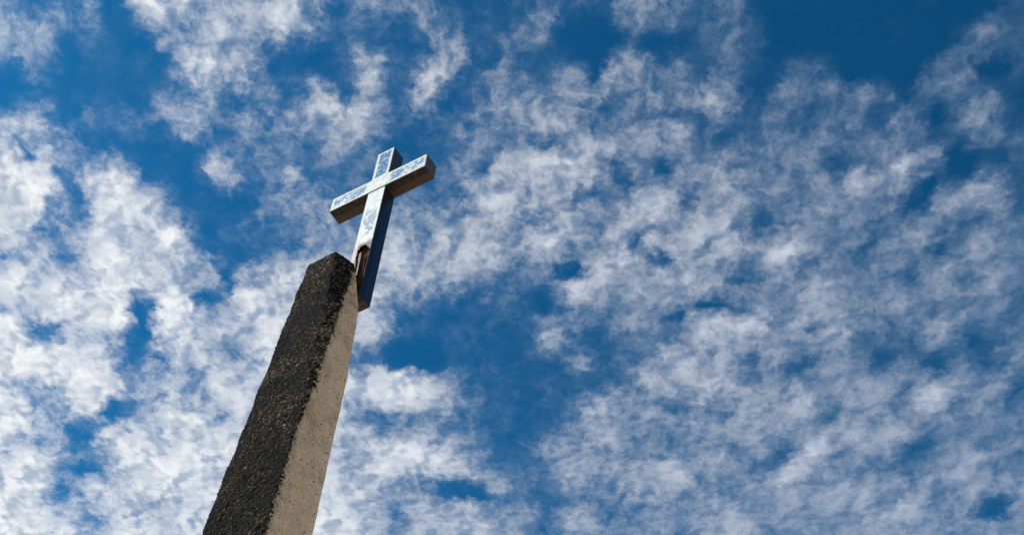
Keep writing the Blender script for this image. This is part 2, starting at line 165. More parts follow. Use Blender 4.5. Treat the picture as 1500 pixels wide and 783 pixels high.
    (105, 105, 105, 105, 105, 105, 105, 83, 65, 51, 47, 52, 56, 60, 65, 72, 79, 74, 61, 61, 72, 80, 81, 80, 80, 80, 82, 85, 84, 80, 82, 88, 91, 91, 86, 77, 66, 51, 38, 40, 52, 57, 55, 56, 60, 61, 57, 52, 47, 41, 34, 27, 30, 42, 47, 42, 37, 38, 41, 44, 46, 43, 38, 39, 45, 52, 59, 61, 53, 45, 41, 38, 39, 42, 45, 48, 48, 45, 44, 49, 54, 56, 56, 52, 46, 40, 34, 35, 45, 52, 56, 58, 58, 58),
    (105, 105, 105, 105, 105, 105, 105, 84, 73, 68, 61, 52, 49, 58, 69, 80, 86, 75, 59, 61, 75, 82, 81, 80, 80, 80, 83, 85, 83, 80, 82, 88, 91, 91, 86, 77, 66, 51, 38, 40, 52, 57, 55, 56, 60, 61, 58, 53, 47, 42, 35, 28, 29, 40, 47, 43, 37, 37, 40, 43, 46, 44, 39, 38, 44, 50, 57, 61, 56, 46, 41, 39, 39, 42, 44, 47, 48, 46, 44, 47, 53, 55, 56, 54, 48, 43, 36, 34, 41, 50, 55, 57, 58, 58),
    (105, 105, 105, 105, 105, 105, 103, 83, 76, 72, 62, 49, 49, 60, 71, 82, 86, 72, 57, 63, 77, 82, 81, 80, 80, 80, 83, 85, 83, 80, 82, 89, 91, 90, 86, 77, 65, 51, 38, 40, 52, 57, 56, 56, 59, 61, 58, 53, 48, 42, 35, 28, 28, 39, 47, 43, 37, 37, 40, 43, 45, 45, 40, 38, 43, 49, 56, 61, 57, 48, 42, 39, 38, 41, 44, 46, 48, 47, 44, 46, 51, 55, 56, 55, 50, 44, 38, 34, 37, 47, 53, 56, 58, 58),
    (105, 105, 105, 105, 105, 105, 97, 80, 75, 71, 59, 48, 51, 63, 73, 84, 85, 69, 57, 65, 79, 82, 81, 80, 80, 80, 83, 85, 83, 80, 83, 89, 91, 90, 86, 77, 65, 50, 38, 40, 52, 57, 56, 56, 59, 61, 58, 53, 48, 43, 36, 29, 28, 38, 47, 44, 38, 37, 40, 42, 45, 45, 40, 38, 42, 48, 55, 61, 59, 50, 43, 40, 38, 40, 43, 46, 48, 48, 44, 45, 50, 54, 56, 56, 52, 46, 41, 35, 35, 44, 52, 56, 57, 58),
    (105, 105, 105, 105, 105, 105, 92, 78, 75, 69, 56, 47, 52, 65, 75, 85, 84, 67, 57, 67, 80, 82, 80, 80, 80, 81, 84, 85, 83, 80, 83, 89, 91, 90, 86, 76, 65, 50, 38, 40, 52, 57, 56, 56, 59, 61, 59, 54, 48, 43, 37, 29, 27, 37, 46, 45, 38, 37, 39, 42, 45, 46, 41, 38, 41, 47, 53, 60, 60, 52, 44, 40, 38, 39, 42, 45, 48, 48, 45, 44, 48, 53, 55, 56, 54, 48, 43, 36, 34, 40, 49, 54, 57, 58),
    (105, 105, 105, 105, 105, 105, 88, 77, 74, 67, 54, 47, 55, 67, 77, 86, 82, 64, 57, 69, 81, 82, 80, 80, 80, 81, 84, 85, 82, 80, 84, 89, 91, 90, 85, 76, 65, 50, 38, 40, 52, 57, 56, 55, 59, 61, 59, 54, 49, 43, 37, 30, 27, 35, 46, 46, 39, 37, 39, 41, 44, 46, 42, 38, 40, 46, 52, 59, 61, 54, 46, 41, 39, 39, 42, 44, 47, 48, 46, 44, 46, 52, 55, 56, 55, 50, 44, 38, 34, 37, 46, 53, 56, 58),
]
DU0, DU1, DV0, DV1 = -0.68, 0.68, 0.37, 1.24
E1 = (0.83876, 0.54449, 0.0)
E2 = (-0.54449, 0.83876, 0.0)
world = bpy.data.worlds.new('World')
scene.world = world
world.use_nodes = True
world.node_tree.nodes.clear()
world.cycles.sampling_method = 'MANUAL'
world.cycles.sample_map_resolution = 512
w = NT(world.node_tree)
tc = w.n('ShaderNodeTexCoord')
D = w.vec('NORMALIZE', tc.outputs['Generated'])
sky = w.n('ShaderNodeTexSky', sky_type='NISHITA')
sky.sun_disc = False
sky.sun_elevation = math.asin(SUN.z)
sky.sun_rotation = math.atan2(SUN.x, SUN.y)
sky.altitude = 600
sky.air_density = 1.0
sky.dust_density = 0.3
sky.ozone_density = 2.5

dz = w.math('MAXIMUM', w.sep(D)[2], 0.06)
du = w.math('DIVIDE', w.vec('DOT_PRODUCT', D, E1), dz)
dv = w.math('DIVIDE', w.vec('DOT_PRODUCT', D, E2), dz)
P = w.xyz(du, dv, 0.0)
# domain warp: a broad drift and a finer curl
w1 = w.vec('SUBTRACT', w.noise(P, 9.0, 2.0, 0.55, color=True), (0.5, 0.5, 0.5))
w2 = w.vec('SUBTRACT', w.noise(P, 26.0, 4.0, 0.6, color=True), (0.5, 0.5, 0.5))
warp = w.vec('ADD', w.vec('SCALE', w1, scale=0.012), w.vec('SCALE', w2, scale=0.024))
w3 = w.vec('SUBTRACT', w.noise(P, 60.0, 3.0, 0.65, color=True), (0.5, 0.5, 0.5))
Q = w.vec('ADD', P, warp)
QB = w.vec('ADD', Q, w.vec('SCALE', w3, scale=0.030))
qx, qy, _ = w.sep(QB)
NR, NC = len(DECK), len(DECK[0])
cu = w.ramp(qx, DU0, DU1, 0.0, NC - 1.0, smooth=False)
cv = w.ramp(qy, DV0, DV1, 0.0, NR - 1.0, smooth=False)
SEG = (NC - 1) // 3                    # three 32-stop ramps side by side span a row
segf = [w.math('DIVIDE', w.math('SUBTRACT', cu, float(SEG * q)), float(SEG), clamp=True) for q in range(3)]
past = [w.math('GREATER_THAN', cu, float(SEG * q)) for q in (1, 2)]
cvv = w.xyz(cv, cv, cv)
def val(k):
    return k / 90
def strip(rows, c0, fac):
    nd = w.n('ShaderNodeValToRGB')
    cr = nd.color_ramp
    cr.interpolation = 'LINEAR'
    for k in range(SEG + 1):
        pos = k / SEG
        el = cr.elements[0] if k == 0 else (cr.elements[-1] if k == SEG else cr.elements.new(pos))
        el.position = pos
        el.color = (val(rows[0][c0 + k]), val(rows[1][c0 + k]), val(rows[2][c0 + k]), 1.0)
    w.put(nd.inputs[0], fac)
    return nd.outputs[0]
total = None
for j in range(0, NR, 3):
    rows = DECK[j:j + 3]
    col = w.mix(past[0], strip(rows, 0, segf[0]), strip(rows, SEG, segf[1]))
    col = w.mix(past[1], col, strip(rows, 2 * SEG, segf[2]))
    t = w.vec('ABSOLUTE', w.vec('SUBTRACT', cvv, (float(j), j + 1.0, j + 2.0)))
    t = w.vec('MAXIMUM', w.vec('SUBTRACT', (1.0, 1.0, 1.0), t), (0.0, 0.0, 0.0))
    dsum = w.vec('DOT_PRODUCT', t, col)
    total = dsum if total is None else w.math('ADD', total, dsum)
# beyond the mapped patch the deck carries on as plain broken cloud
inu = w.math('MULTIPLY', w.ramp(du, DU0, DU0 + 0.08), w.ramp(du, DU1, DU1 - 0.08))
inv = w.math('MULTIPLY', w.ramp(dv, DV0 - 0.1, DV0 + 0.02), w.ramp(dv, DV1 + 0.1, DV1))
inside = w.math('MULTIPLY', inu, inv)
wild = w.ramp(w.noise(P, 3.1, 5.0, 0.6), 0.36, 0.66, 0.1, 0.85)
# two gaps added in the unseen deck to mirror clear blue in the metal
for gu, gv, g0, g1 in ((-0.66, -0.29, 0.16, 0.42), (0.72, 0.26, 0.12, 0.34)):
    gd = w.vec('LENGTH', w.vec('SUBTRACT', P, (gu, gv, 0.0)))
    wild = w.math('MULTIPLY', wild, w.ramp(gd, g0, g1, 0.06, 1.0))
base = w.math('ADD', w.math('MULTIPLY', w.math('MULTIPLY_ADD', total, 1.08, -0.09), inside), w.math('MULTIPLY', wild, w.math('SUBTRACT', 1.0, inside)))

# thin cloud takes on the cool light of the sky, thick sunlit cloud is white;
# brightest towards the sun
side = w.vec('DOT_PRODUCT', D, tuple(SUN))
glow = w.ramp(side, 0.1, 0.72, 0.0, 1.0)
n1 = w.math('SUBTRACT', w.noise(Q, 23.0, 5.5, 0.66, 2.1), 0.5)
# fibrous streaks: noise drawn out along the drift of the layer
rot = w.n('ShaderNodeMapping')
rot.inputs['Rotation'].default_value = (0, 0, math.radians(52))
rot.inputs['Scale'].default_value = (1.0, 0.5, 1.0)
w.put(rot.inputs['Vector'], Q)
n2 = w.math('SUBTRACT', w.noise(rot.outputs[0], 66.0, 4.5, 0.70, 2.0, 0.8), 0.5)
# billows: rounded puffs with creases between them
n3 = w.math('SUBTRACT', 0.42, w.voro(w.vec('ADD', P, w.vec('SCALE', w2, scale=0.045)), 32.0, 'SMOOTH_F1'))
# curled filaments: the ridges of a warped noise
rn = w.noise(w.vec('ADD', Q, w.vec('SCALE', w3, scale=0.022)), 38.0, 4.0, 0.62)
ridge = w.math('SUBTRACT', 0.62, w.math('ABSOLUTE', w.math('MULTIPLY_ADD', rn, 4.0, -2.0)))
env = w.math('MULTIPLY', w.ramp(base, 0.0, 0.30, 0.32, 1.0), w.math('MULTIPLY_ADD', glow, 0.22, 0.72))
tex = w.math('ADD', w.math('MULTIPLY', n1, 0.8), w.math('MULTIPLY', n2, 0.42))
tex = w.math('ADD', tex, w.math('MULTIPLY', n3, 0.12))
tex = w.math('ADD', tex, w.math('MULTIPLY', ridge, 0.26))
n4 = w.math('SUBTRACT', w.noise(w.vec('ADD', P, w.vec('SCALE', w3, scale=0.016)), 125.0, 3.0, 0.66), 0.5)
tex = w.math('ADD', tex, w.math('MULTIPLY', n4, 0.20))
dens = w.math('ADD', base, w.math('MULTIPLY', tex, env))
soft = w.math('MAXIMUM', w.math('SMOOTH_MIN', dens, 1.0, 0.3), 0.0)
alpha = w.math('POWER', soft, w.math('MULTIPLY_ADD', glow, 0.4, 1.45))

# grade of the clear sky: deep, saturated, darker away from the sun (polarised)
hsv = w.n('ShaderNodeHueSaturation')
hsv.inputs['Saturation'].default_value = 1.15
hsv.inputs['Value'].default_value = 0.07
w.put(hsv.inputs['Color'], sky.outputs[0])
gam = w.n('ShaderNodeGamma')
gam.inputs['Gamma'].default_value = 1.5
w.put(gam.inputs['Color'], hsv.outputs[0])
graded = w.vec('MULTIPLY', gam.outputs[0], (10.0, 44.0, 35.0))
bg_sky = w.n('ShaderNodeBackground')
bg_sky.inputs['Strength'].default_value = 0.1
w.put(bg_sky.inputs['Color'], graded)
bg_cloud = w.n('ShaderNodeBackground')
ccol = w.mix(glow, (0.52, 0.575, 0.69), (0.90, 0.92, 0.94))
ccol = w.mix(w.ramp(soft, 0.62, 0.12), ccol, (0.28, 0.48, 0.68))
# relief: each puff is brighter on the flank turned to the sun
na = w.math('SUBTRACT', w.noise(Q, 23.0, 2.6, 0.60, 2.1), 0.5)
nb = w.math('SUBTRACT', w.noise(w.vec('ADD', Q, (-0.0085, -0.0040, 0.0)), 23.0, 2.6, 0.60, 2.1), 0.5)
nc = w.math('SUBTRACT', 0.42, w.voro(w.vec('ADD', w.vec('ADD', P, (-0.006, -0.003, 0.0)), w.vec('SCALE', w2, scale=0.045)), 32.0, 'SMOOTH_F1'))
rel = w.math('ADD', w.math('SUBTRACT', na, nb), w.math('MULTIPLY', w.math('SUBTRACT', n3, nc), 0.3))
ccol = w.mix(w.ramp(rel, 0.05, -0.16, 0.0, 0.75), ccol, (0.27, 0.37, 0.53))
ccol = w.mix(w.ramp(rel, 0.03, 0.16, 0.0, 0.45), ccol, w.mix(glow, (0.66, 0.71, 0.80), (0.95, 0.96, 0.97)))
grey = w.math('MULTIPLY', w.ramp(dens, 0.65, 1.1), w.ramp(w.noise(Q, 32.0, 3.0, 0.6, 2.0, 0.5), 0.40, 0.66))
ccol = w.mix(w.math('MULTIPLY', grey, 0.6), ccol, (0.42, 0.50, 0.62))
w.put(bg_cloud.inputs['Color'], ccol)
bg_cloud.inputs['Strength'].default_value = 1.0
mx = w.n('ShaderNodeMixShader')
w.put(mx.inputs[0], alpha)
w.link(bg_sky.outputs[0], mx.inputs[1])
w.link(bg_cloud.outputs[0], mx.inputs[2])
wo = w.n('ShaderNodeOutputWorld')
w.link(mx.outputs[0], wo.inputs['Surface'])

# ------------------------------------------------------------------ material helpers
def material(name):
    mt = bpy.data.materials.new(name)
    mt.use_nodes = True
    nt = NT(mt.node_tree)
    bsdf = mt.node_tree.nodes['Principled BSDF']
    return mt, nt, bsdf

def obj_coords(nt):
    return nt.n('ShaderNodeTexCoord').outputs['Object']

def bump(nt, bsdf, height, strength, dist):
    b = nt.n('ShaderNodeBump')
    b.inputs['Strength'].default_value = strength
    b.inputs['Distance'].default_value = dist
    nt.put(b.inputs['Height'], height)
    nt.link(b.outputs[0], bsdf.inputs['Normal'])

def link(name, me, mats, parent=None):
    o = bpy.data.objects.new(name, me)
    scene.collection.objects.link(o)
    for mt in mats:
        me.materials.append(mt)
    if parent:
        o.parent = parent
    return o

# ------------------------------------------------------------------ ground
gm, nt, b = material('pale_dusty_ground')
co = obj_coords(nt)
g = nt.mix(nt.ramp(nt.noise(co, 0.35, 6, 0.6), 0.35, 0.65), (0.44, 0.33, 0.23), (0.54, 0.41, 0.30))
g = nt.mix(nt.ramp(nt.noise(co, 9.0, 6, 0.7), 0.45, 0.75), g, (0.3, 0.245, 0.185))
nt.put(b.inputs['Base Color'], g)
b.inputs['Roughness'].default_value = 0.95
bump(nt, b, nt.noise(co, 30.0, 8, 0.7), 0.5, 0.02)
me = bpy.data.meshes.new('ground')
bm = bmesh.new()
bmesh.ops.create_circle(bm, cap_ends=True, segments=96, radius=6000)
bm.to_mesh(me); bm.free()
ground = link('ground', me, [gm])
ground['kind'] = 'structure'

# ------------------------------------------------------------------ concrete pylon
pm, nt, b = material('stained_roughcast')
co = obj_coords(nt)
att = nt.n('ShaderNodeAttribute'); att.attribute_name = 'weather'
lump = nt.n('ShaderNodeAttribute'); lump.attribute_name = 'lump'
chip = nt.n('ShaderNodeAttribute'); chip.attribute_name = 'chip'
wob = nt.math('MULTIPLY', nt.math('SUBTRACT', nt.noise(co, 22.0, 6, 0.65), 0.5), 1.0)
wob2 = nt.math('MULTIPLY', nt.math('SUBTRACT', nt.noise(co, 70.0, 4, 0.65), 0.5), 1.5)
stain = nt.ramp(nt.math('ADD', nt.math('ADD', att.outputs['Fac'], wob), wob2), 0.34, 0.66)
wq = nt.vec('ADD', co, nt.vec('SCALE', nt.vec('SUBTRACT', nt.noise(co, 30.0, 3, 0.6, color=True), (0.5, 0.5, 0.5)), scale=0.022))
# the bare render: warm tan with darker streaks and pits
streak = nt.n('ShaderNodeMapping'); streak.inputs['Scale'].default_value = (9, 9, 1.2)
nt.put(streak.inputs['Vector'], co)
tan = nt.mix(nt.ramp(nt.noise(streak.outputs[0], 1.0, 6, 0.6), 0.35, 0.7), (0.72, 0.44, 0.295), (0.80, 0.52, 0.36))
tan = nt.mix(nt.ramp(nt.noise(co, 160.0, 3, 0.6), 0.45, 0.7, 0.0, 0.3), tan, (0.30, 0.22, 0.15))
pits = nt.math('MULTIPLY', nt.ramp(nt.voro(wq, 48.0), 0.36, 0.12), nt.ramp(nt.noise(co, 11.0, 4, 0.6), 0.38, 0.60))
tan = nt.mix(nt.math('MULTIPLY', pits, 0.95), tan, (0.03, 0.02, 0.014))
# the black crust of sooty algae; lump tips pale with wear and painted-in sun
crs = nt.n('ShaderNodeMapping'); crs.inputs['Scale'].default_value = (1.0, 1.0, 1.25)
nt.put(crs.inputs['Vector'], wq)
patch = nt.ramp(nt.noise(co, 11.0, 3, 0.6), 0.42, 0.58)
pebble = nt.math('ADD', nt.math('MULTIPLY', nt.ramp(nt.voro(crs.outputs[0], 58.0), 0.62, 0.05), nt.math('SUBTRACT', 1.0, patch)), nt.math('MULTIPLY', nt.ramp(nt.voro(crs.outputs[0], 36.0), 0.62, 0.05), patch))         # 1 on top of a lump, 0 in the joints
fine = nt.ramp(nt.voro(crs.outputs[0], 105.0), 0.6, 0.05)
sx_, sy_, sz_ = nt.sep(co)
thin = nt.math('MULTIPLY', nt.ramp(sz_, 4.2, 6.3, 0.12, 1.0), nt.ramp(nt.noise(co, 5.0, 6, 0.68), 0.38, 0.62, 0.06, 1.0))  # the crust thins towards the top
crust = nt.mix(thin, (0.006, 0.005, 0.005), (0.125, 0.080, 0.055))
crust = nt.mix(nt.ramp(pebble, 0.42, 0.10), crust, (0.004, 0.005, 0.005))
worn_lit = nt.math('MULTIPLY', nt.ramp(pebble, 0.40, 0.85), nt.math('ADD', nt.math('MULTIPLY', thin, 0.92), 0.08))
worn_lit = nt.math('MULTIPLY', worn_lit, nt.ramp(nt.noise(streak.outputs[0], 1.6, 5, 0.65), 0.36, 0.62, 0.1, 1.0))
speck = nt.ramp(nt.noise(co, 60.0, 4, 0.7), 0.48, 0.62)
crust = nt.mix(nt.math('MULTIPLY', worn_lit, speck), crust, (0.54, 0.42, 0.33))
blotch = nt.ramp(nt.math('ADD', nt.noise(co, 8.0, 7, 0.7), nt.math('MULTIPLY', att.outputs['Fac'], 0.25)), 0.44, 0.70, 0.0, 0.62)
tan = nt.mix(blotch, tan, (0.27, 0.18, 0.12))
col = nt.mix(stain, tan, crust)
col = nt.mix(chip.outputs['Fac'], col, (0.30, 0.20, 0.135))
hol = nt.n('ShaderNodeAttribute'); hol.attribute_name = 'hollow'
col = nt.mix(hol.outputs['Fac'], col, (0.012, 0.009, 0.007))  # shade inside the dent painted near black
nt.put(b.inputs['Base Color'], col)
b.inputs['Roughness'].default_value = 0.85
b.inputs['Specular IOR Level'].default_value = 0.06
hb = nt.math('ADD', nt.noise(co, 110.0, 5, 0.7), nt.math('MULTIPLY', nt.noise(co, 45.0, 3, 0.6), 0.8))
rough_h = nt.math('ADD', nt.math('MULTIPLY', pebble, 1.0), nt.math('MULTIPLY', fine, 0.35))
hb = nt.math('ADD', nt.math('MULTIPLY', hb, 0.3), nt.math('MULTIPLY', rough_h, nt.ramp(stain, 0.0, 1.0, 0.3, 1.0)))
bump(nt, b, hb, 1.0, 0.018)

zg = CAM.z - 1.6 / U                    # ground level in local units
# corners from the top down: left front, right front, right back, left back
hull = [(-1, -1.49, -7.0), (0.456, -1.45, -6.91), (0.15, -1.33, -6.78), (1.2, -0.88, -7.69), (1.2, -0.74, -8.05), (1.2, -0.9, -8.1),
        (0.35, 0.03, -6.8), (-1, 0.03, -6.6), (1.45, -0.22, -10.44), (1.5, -1.46, -12.7),
        (1.6, -0.15, -14.4), (1.6, -0.06, -22.3), (1.6, -1.76, -16.25), (1.6, -2.05, -19.0), (1.6, -2.22, -24.0),
        (-1, -1.72, -11.74), (-1, -1.87, -14.36), (-1, -2.12, -18.83), (-1, -2.46, -23.1),
        (1.62, -3.6, zg - 1), (1.62, 0.03, zg - 1), (-1.02, -3.75, zg - 1), (-1.02, 0.03, zg - 1), (-1, 0.03, -22)]
bm = bmesh.new()
ctr = W3(0.3, -1.5, zg)
for p in hull:
    bm.verts.new(W3(*p) - ctr)
bmesh.ops.convex_hull(bm, input=bm.verts)
me0 = bpy.data.meshes.new('hull'); bm.to_mesh(me0); bm.free()
tmp = bpy.data.objects.new('hull', me0); scene.collection.objects.link(tmp)
bv = tmp.modifiers.new('b', 'BEVEL'); bv.width = 0.055; bv.segments = 4; bv.limit_method = 'ANGLE'; bv.angle_limit = math.radians(25)
rm = tmp.modifiers.new('r', 'REMESH'); rm.mode = 'VOXEL'; rm.voxel_size = 0.0075
dg = bpy.context.evaluated_depsgraph_get()
pme = bpy.data.meshes.new_from_object(tmp.evaluated_get(dg))
bpy.data.objects.remove(tmp); bpy.data.meshes.remove(me0)
nv = len(pme.vertices)
co_a = np.empty(nv * 3, np.float32); pme.vertices.foreach_get('co', co_a); co_a = co_a.reshape(-1, 3)
no_a = np.empty(nv * 3, np.float32); pme.vertex_normals.foreach_get('vector', no_a); no_a = no_a.reshape(-1, 3)
weather = np.zeros(nv, np.float32); lump_a = np.zeros(nv, np.float32); chip_a = np.zeros(nv, np.float32); hollow_a = np.zeros(nv, np.float32)
disp = np.zeros(nv, np.float32)
chip_c = W3(*(0.85, -1.93, -18.0)) - ctr
zt_local = (W3(0, 0, -7) - ctr).z
for i in range(nv):
    x, y, z = (float(q) for q in co_a[i]); n = no_a[i]
    p = Vector((x, y, z))
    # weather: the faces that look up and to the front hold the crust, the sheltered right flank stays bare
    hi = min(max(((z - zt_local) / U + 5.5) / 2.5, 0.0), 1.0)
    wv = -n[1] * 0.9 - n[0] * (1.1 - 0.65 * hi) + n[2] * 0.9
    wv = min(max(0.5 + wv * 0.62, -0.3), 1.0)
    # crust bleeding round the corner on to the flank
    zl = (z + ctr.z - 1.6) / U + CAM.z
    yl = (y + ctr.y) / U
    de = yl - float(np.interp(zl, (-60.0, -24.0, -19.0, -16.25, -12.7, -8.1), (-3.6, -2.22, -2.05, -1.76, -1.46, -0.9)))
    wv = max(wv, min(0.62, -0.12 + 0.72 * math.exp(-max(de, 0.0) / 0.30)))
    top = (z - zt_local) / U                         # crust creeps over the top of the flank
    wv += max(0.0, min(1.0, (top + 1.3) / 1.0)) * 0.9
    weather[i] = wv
    k = min(max(wv, 0.0), 1.0)
    q = Vector((x * 0.85, y * 0.85, z * 1.12)) + noise.noise_vector(p * 30.0) * 0.006
    d, _pts = noise.voronoi(q * 36.0)
    h = min(1.0, (d[1] - d[0]) * 1.6)                # 0 in the joints between lumps, 1 on the lumps
    h = h * (0.55 + 0.45 * noise.noise(p * 17.0))
    lump_a[i] = h
    amp = 0.0038 + 0.0055 * k
    big = noise.noise(p * 5.0) * 0.006 + noise.noise(p * 14.0) * 0.004
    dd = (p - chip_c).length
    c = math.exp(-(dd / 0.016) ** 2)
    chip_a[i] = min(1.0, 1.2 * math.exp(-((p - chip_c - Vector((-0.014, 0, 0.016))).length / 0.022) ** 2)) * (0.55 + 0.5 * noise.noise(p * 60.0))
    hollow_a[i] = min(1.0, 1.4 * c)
    disp[i] = amp * (h - 0.45) + big * (0.35 + 0.65 * k) - 0.06 * c
co_a += no_a * disp[:, None]
pme.vertices.foreach_set('co', co_a.ravel())
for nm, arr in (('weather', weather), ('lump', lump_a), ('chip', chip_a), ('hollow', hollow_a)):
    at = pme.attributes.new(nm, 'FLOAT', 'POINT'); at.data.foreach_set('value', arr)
pme.polygons.foreach_set('use_smooth', [True] * len(pme.polygons))
pme.update(); pme.name = 'concrete_pylon'
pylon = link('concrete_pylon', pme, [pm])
pylon.location = ctr
pylon['label'] = 'tapering roughcast concrete pylon, black front and tan side, carrying the cross'
pylon['category'] = 'pylon'

# ------------------------------------------------------------------ metal cross
def metal_front():
    mt, nt, b = material('weathered_sheet_metal')
    co = nt.vec('SCALE', obj_coords(nt), scale=1.0 / U)
    x, y, z = nt.sep(co)
    # white border and edge highlight painted round every panel, rubbed bright metal inside it
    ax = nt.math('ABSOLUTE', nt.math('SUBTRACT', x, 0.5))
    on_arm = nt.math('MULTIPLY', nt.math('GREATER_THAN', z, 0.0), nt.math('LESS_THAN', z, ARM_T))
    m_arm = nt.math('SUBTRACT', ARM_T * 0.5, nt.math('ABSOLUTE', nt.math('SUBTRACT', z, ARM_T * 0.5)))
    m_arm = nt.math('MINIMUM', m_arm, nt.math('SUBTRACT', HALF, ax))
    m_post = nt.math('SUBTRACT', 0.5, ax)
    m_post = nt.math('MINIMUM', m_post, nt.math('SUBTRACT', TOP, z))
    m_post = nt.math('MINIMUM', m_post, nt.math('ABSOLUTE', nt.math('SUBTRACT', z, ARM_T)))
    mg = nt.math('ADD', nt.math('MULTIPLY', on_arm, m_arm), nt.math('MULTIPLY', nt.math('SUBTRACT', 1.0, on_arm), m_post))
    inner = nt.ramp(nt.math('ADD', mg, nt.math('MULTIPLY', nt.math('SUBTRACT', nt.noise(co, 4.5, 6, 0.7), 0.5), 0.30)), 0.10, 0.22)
    up = nt.ramp(z, ARM_T, ARM_T + 0.1)                                   # the top panel is the clearest
    armz = nt.math('MULTIPLY', on_arm, nt.ramp(ax, 0.55, 1.0))            # the arms, not the crossing
    low = nt.math('MULTIPLY', nt.ramp(z, -1.0, -2.6), nt.ramp(z, -4.3, -3.4))   # part way down the post
    zone = nt.math('MAXIMUM', nt.math('MAXIMUM', nt.math('MULTIPLY', up, 1.0), nt.math('MULTIPLY', armz, 1.0)), nt.math('MULTIPLY', low, 0.6))
    blot = nt.ramp(nt.noise(co, 2.6, 8, 0.68, 2.0, 0.8), 0.38, 0.60)
    blot = nt.math('ADD', nt.math('MULTIPLY', blot, 0.85), nt.math('MULTIPLY', up, 0.5), clamp=True)
    scr = nt.ramp(nt.noise(co, 9.0, 8, 0.75, 2.0, 1.5), 0.50, 0.62)
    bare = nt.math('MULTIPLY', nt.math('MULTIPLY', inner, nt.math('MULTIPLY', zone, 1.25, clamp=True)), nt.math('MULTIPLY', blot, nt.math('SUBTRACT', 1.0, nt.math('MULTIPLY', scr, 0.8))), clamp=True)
    paint_glare = nt.mix(nt.ramp(nt.noise(co, 3.0, 8, 0.68), 0.42, 0.68), (0.72, 0.72, 0.71), (0.46, 0.46, 0.46))  # white tone also stands for sun glare on the sheet
    dirt = nt.ramp(nt.noise(co, 7.0, 8, 0.7), 0.56, 0.74)
    paint_glare = nt.mix(nt.math('MULTIPLY', dirt, 0.6), paint_glare, (0.30, 0.28, 0.27))
    # rust bleeding from the outer edges and the torn hole
    edge = nt.ramp(nt.math('ADD', mg, nt.math('MULTIPLY', nt.math('SUBTRACT', nt.noise(co, 8.0, 5, 0.7), 0.5), 0.12)), 0.05, 0.0)
    low_e = nt.math('MULTIPLY', on_arm, nt.ramp(z, 0.085, 0.02))
    edge = nt.math('MAXIMUM', edge, low_e)
    hole = nt.ramp(nt.math('ADD', z, nt.math('MULTIPLY', nt.math('SUBTRACT', nt.noise(co, 5.0, 5, 0.7), 0.5), 0.6)), -4.35, -4.85)
    paint_glare = nt.mix(nt.math('MULTIPLY', edge, 0.8), paint_glare, (0.10, 0.05, 0.03))
    paint_glare = nt.mix(nt.math('MULTIPLY', hole, 0.45), paint_glare, (0.42, 0.29, 0.2))
    rim = nt.math('MULTIPLY', nt.ramp(nt.math('ADD', z, nt.math('MULTIPLY', nt.math('SUBTRACT', nt.noise(co, 7.0, 5, 0.7), 0.5), 0.5)), -4.42, -4.66), nt.ramp(x, 0.17, 0.27))
    paint_glare = nt.mix(nt.math('MULTIPLY', rim, 0.9), paint_glare, (0.085, 0.038, 0.022))
    colr = nt.mix(bare, paint_glare, (0.66, 0.74, 0.82))
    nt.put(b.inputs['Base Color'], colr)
    nt.put(b.inputs['Metallic'], nt.math('MULTIPLY', bare, 0.95))
    nt.put(b.inputs['Roughness'], nt.ramp(bare, 0.05, 0.3, 0.55, 0.11))
    bump(nt, b, nt.math('ADD', nt.noise(co, 3.0, 4, 0.6), nt.math('MULTIPLY', nt.noise(co, 14.0, 6, 0.7), 0.35)), 0.25, 0.012)
    return mt

def metal_side():
    mt, nt, b = material('dark_sheet_metal')
    co = nt.vec('SCALE', obj_coords(nt), scale=1.0 / U)
    st = nt.n('ShaderNodeMapping'); st.inputs['Scale'].default_value = (3.0, 5.0, 0.35)
    nt.put(st.inputs['Vector'], co)
    s = nt.noise(st.outputs[0], 2.2, 6, 0.65)
    x, y, z = nt.sep(co)
    dark_up = nt.math('MAXIMUM', nt.ramp(z, -1.6, -0.2), nt.ramp(s, 0.55, 0.72, 0.0, 0.6))  # darker up towards the arms and in streaks
    base = nt.mix(dark_up, (0.045, 0.060, 0.090), (0.016, 0.014, 0.016))
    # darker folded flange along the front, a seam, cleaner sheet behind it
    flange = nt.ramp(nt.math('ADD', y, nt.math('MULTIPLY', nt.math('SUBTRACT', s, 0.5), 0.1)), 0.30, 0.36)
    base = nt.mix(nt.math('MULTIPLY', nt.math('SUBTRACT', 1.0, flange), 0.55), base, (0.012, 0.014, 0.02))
    rust = nt.ramp(nt.noise(co, 3.5, 8, 0.7), 0.6, 0.76)
    base = nt.mix(nt.math('MULTIPLY', rust, 0.7), base, (0.07, 0.035, 0.02))
    nt.put(b.inputs['Base Color'], base)
    nt.put(b.inputs['Metallic'], nt.math('MULTIPLY', nt.math('SUBTRACT', 1.0, nt.math('MULTIPLY', dark_up, 0.75)), 0.9))
    nt.put(b.inputs['Roughness'], nt.math('ADD', 0.24, nt.math('MULTIPLY', rust, 0.4)))
    bump(nt, b, s, 0.15, 0.01)
    return mt

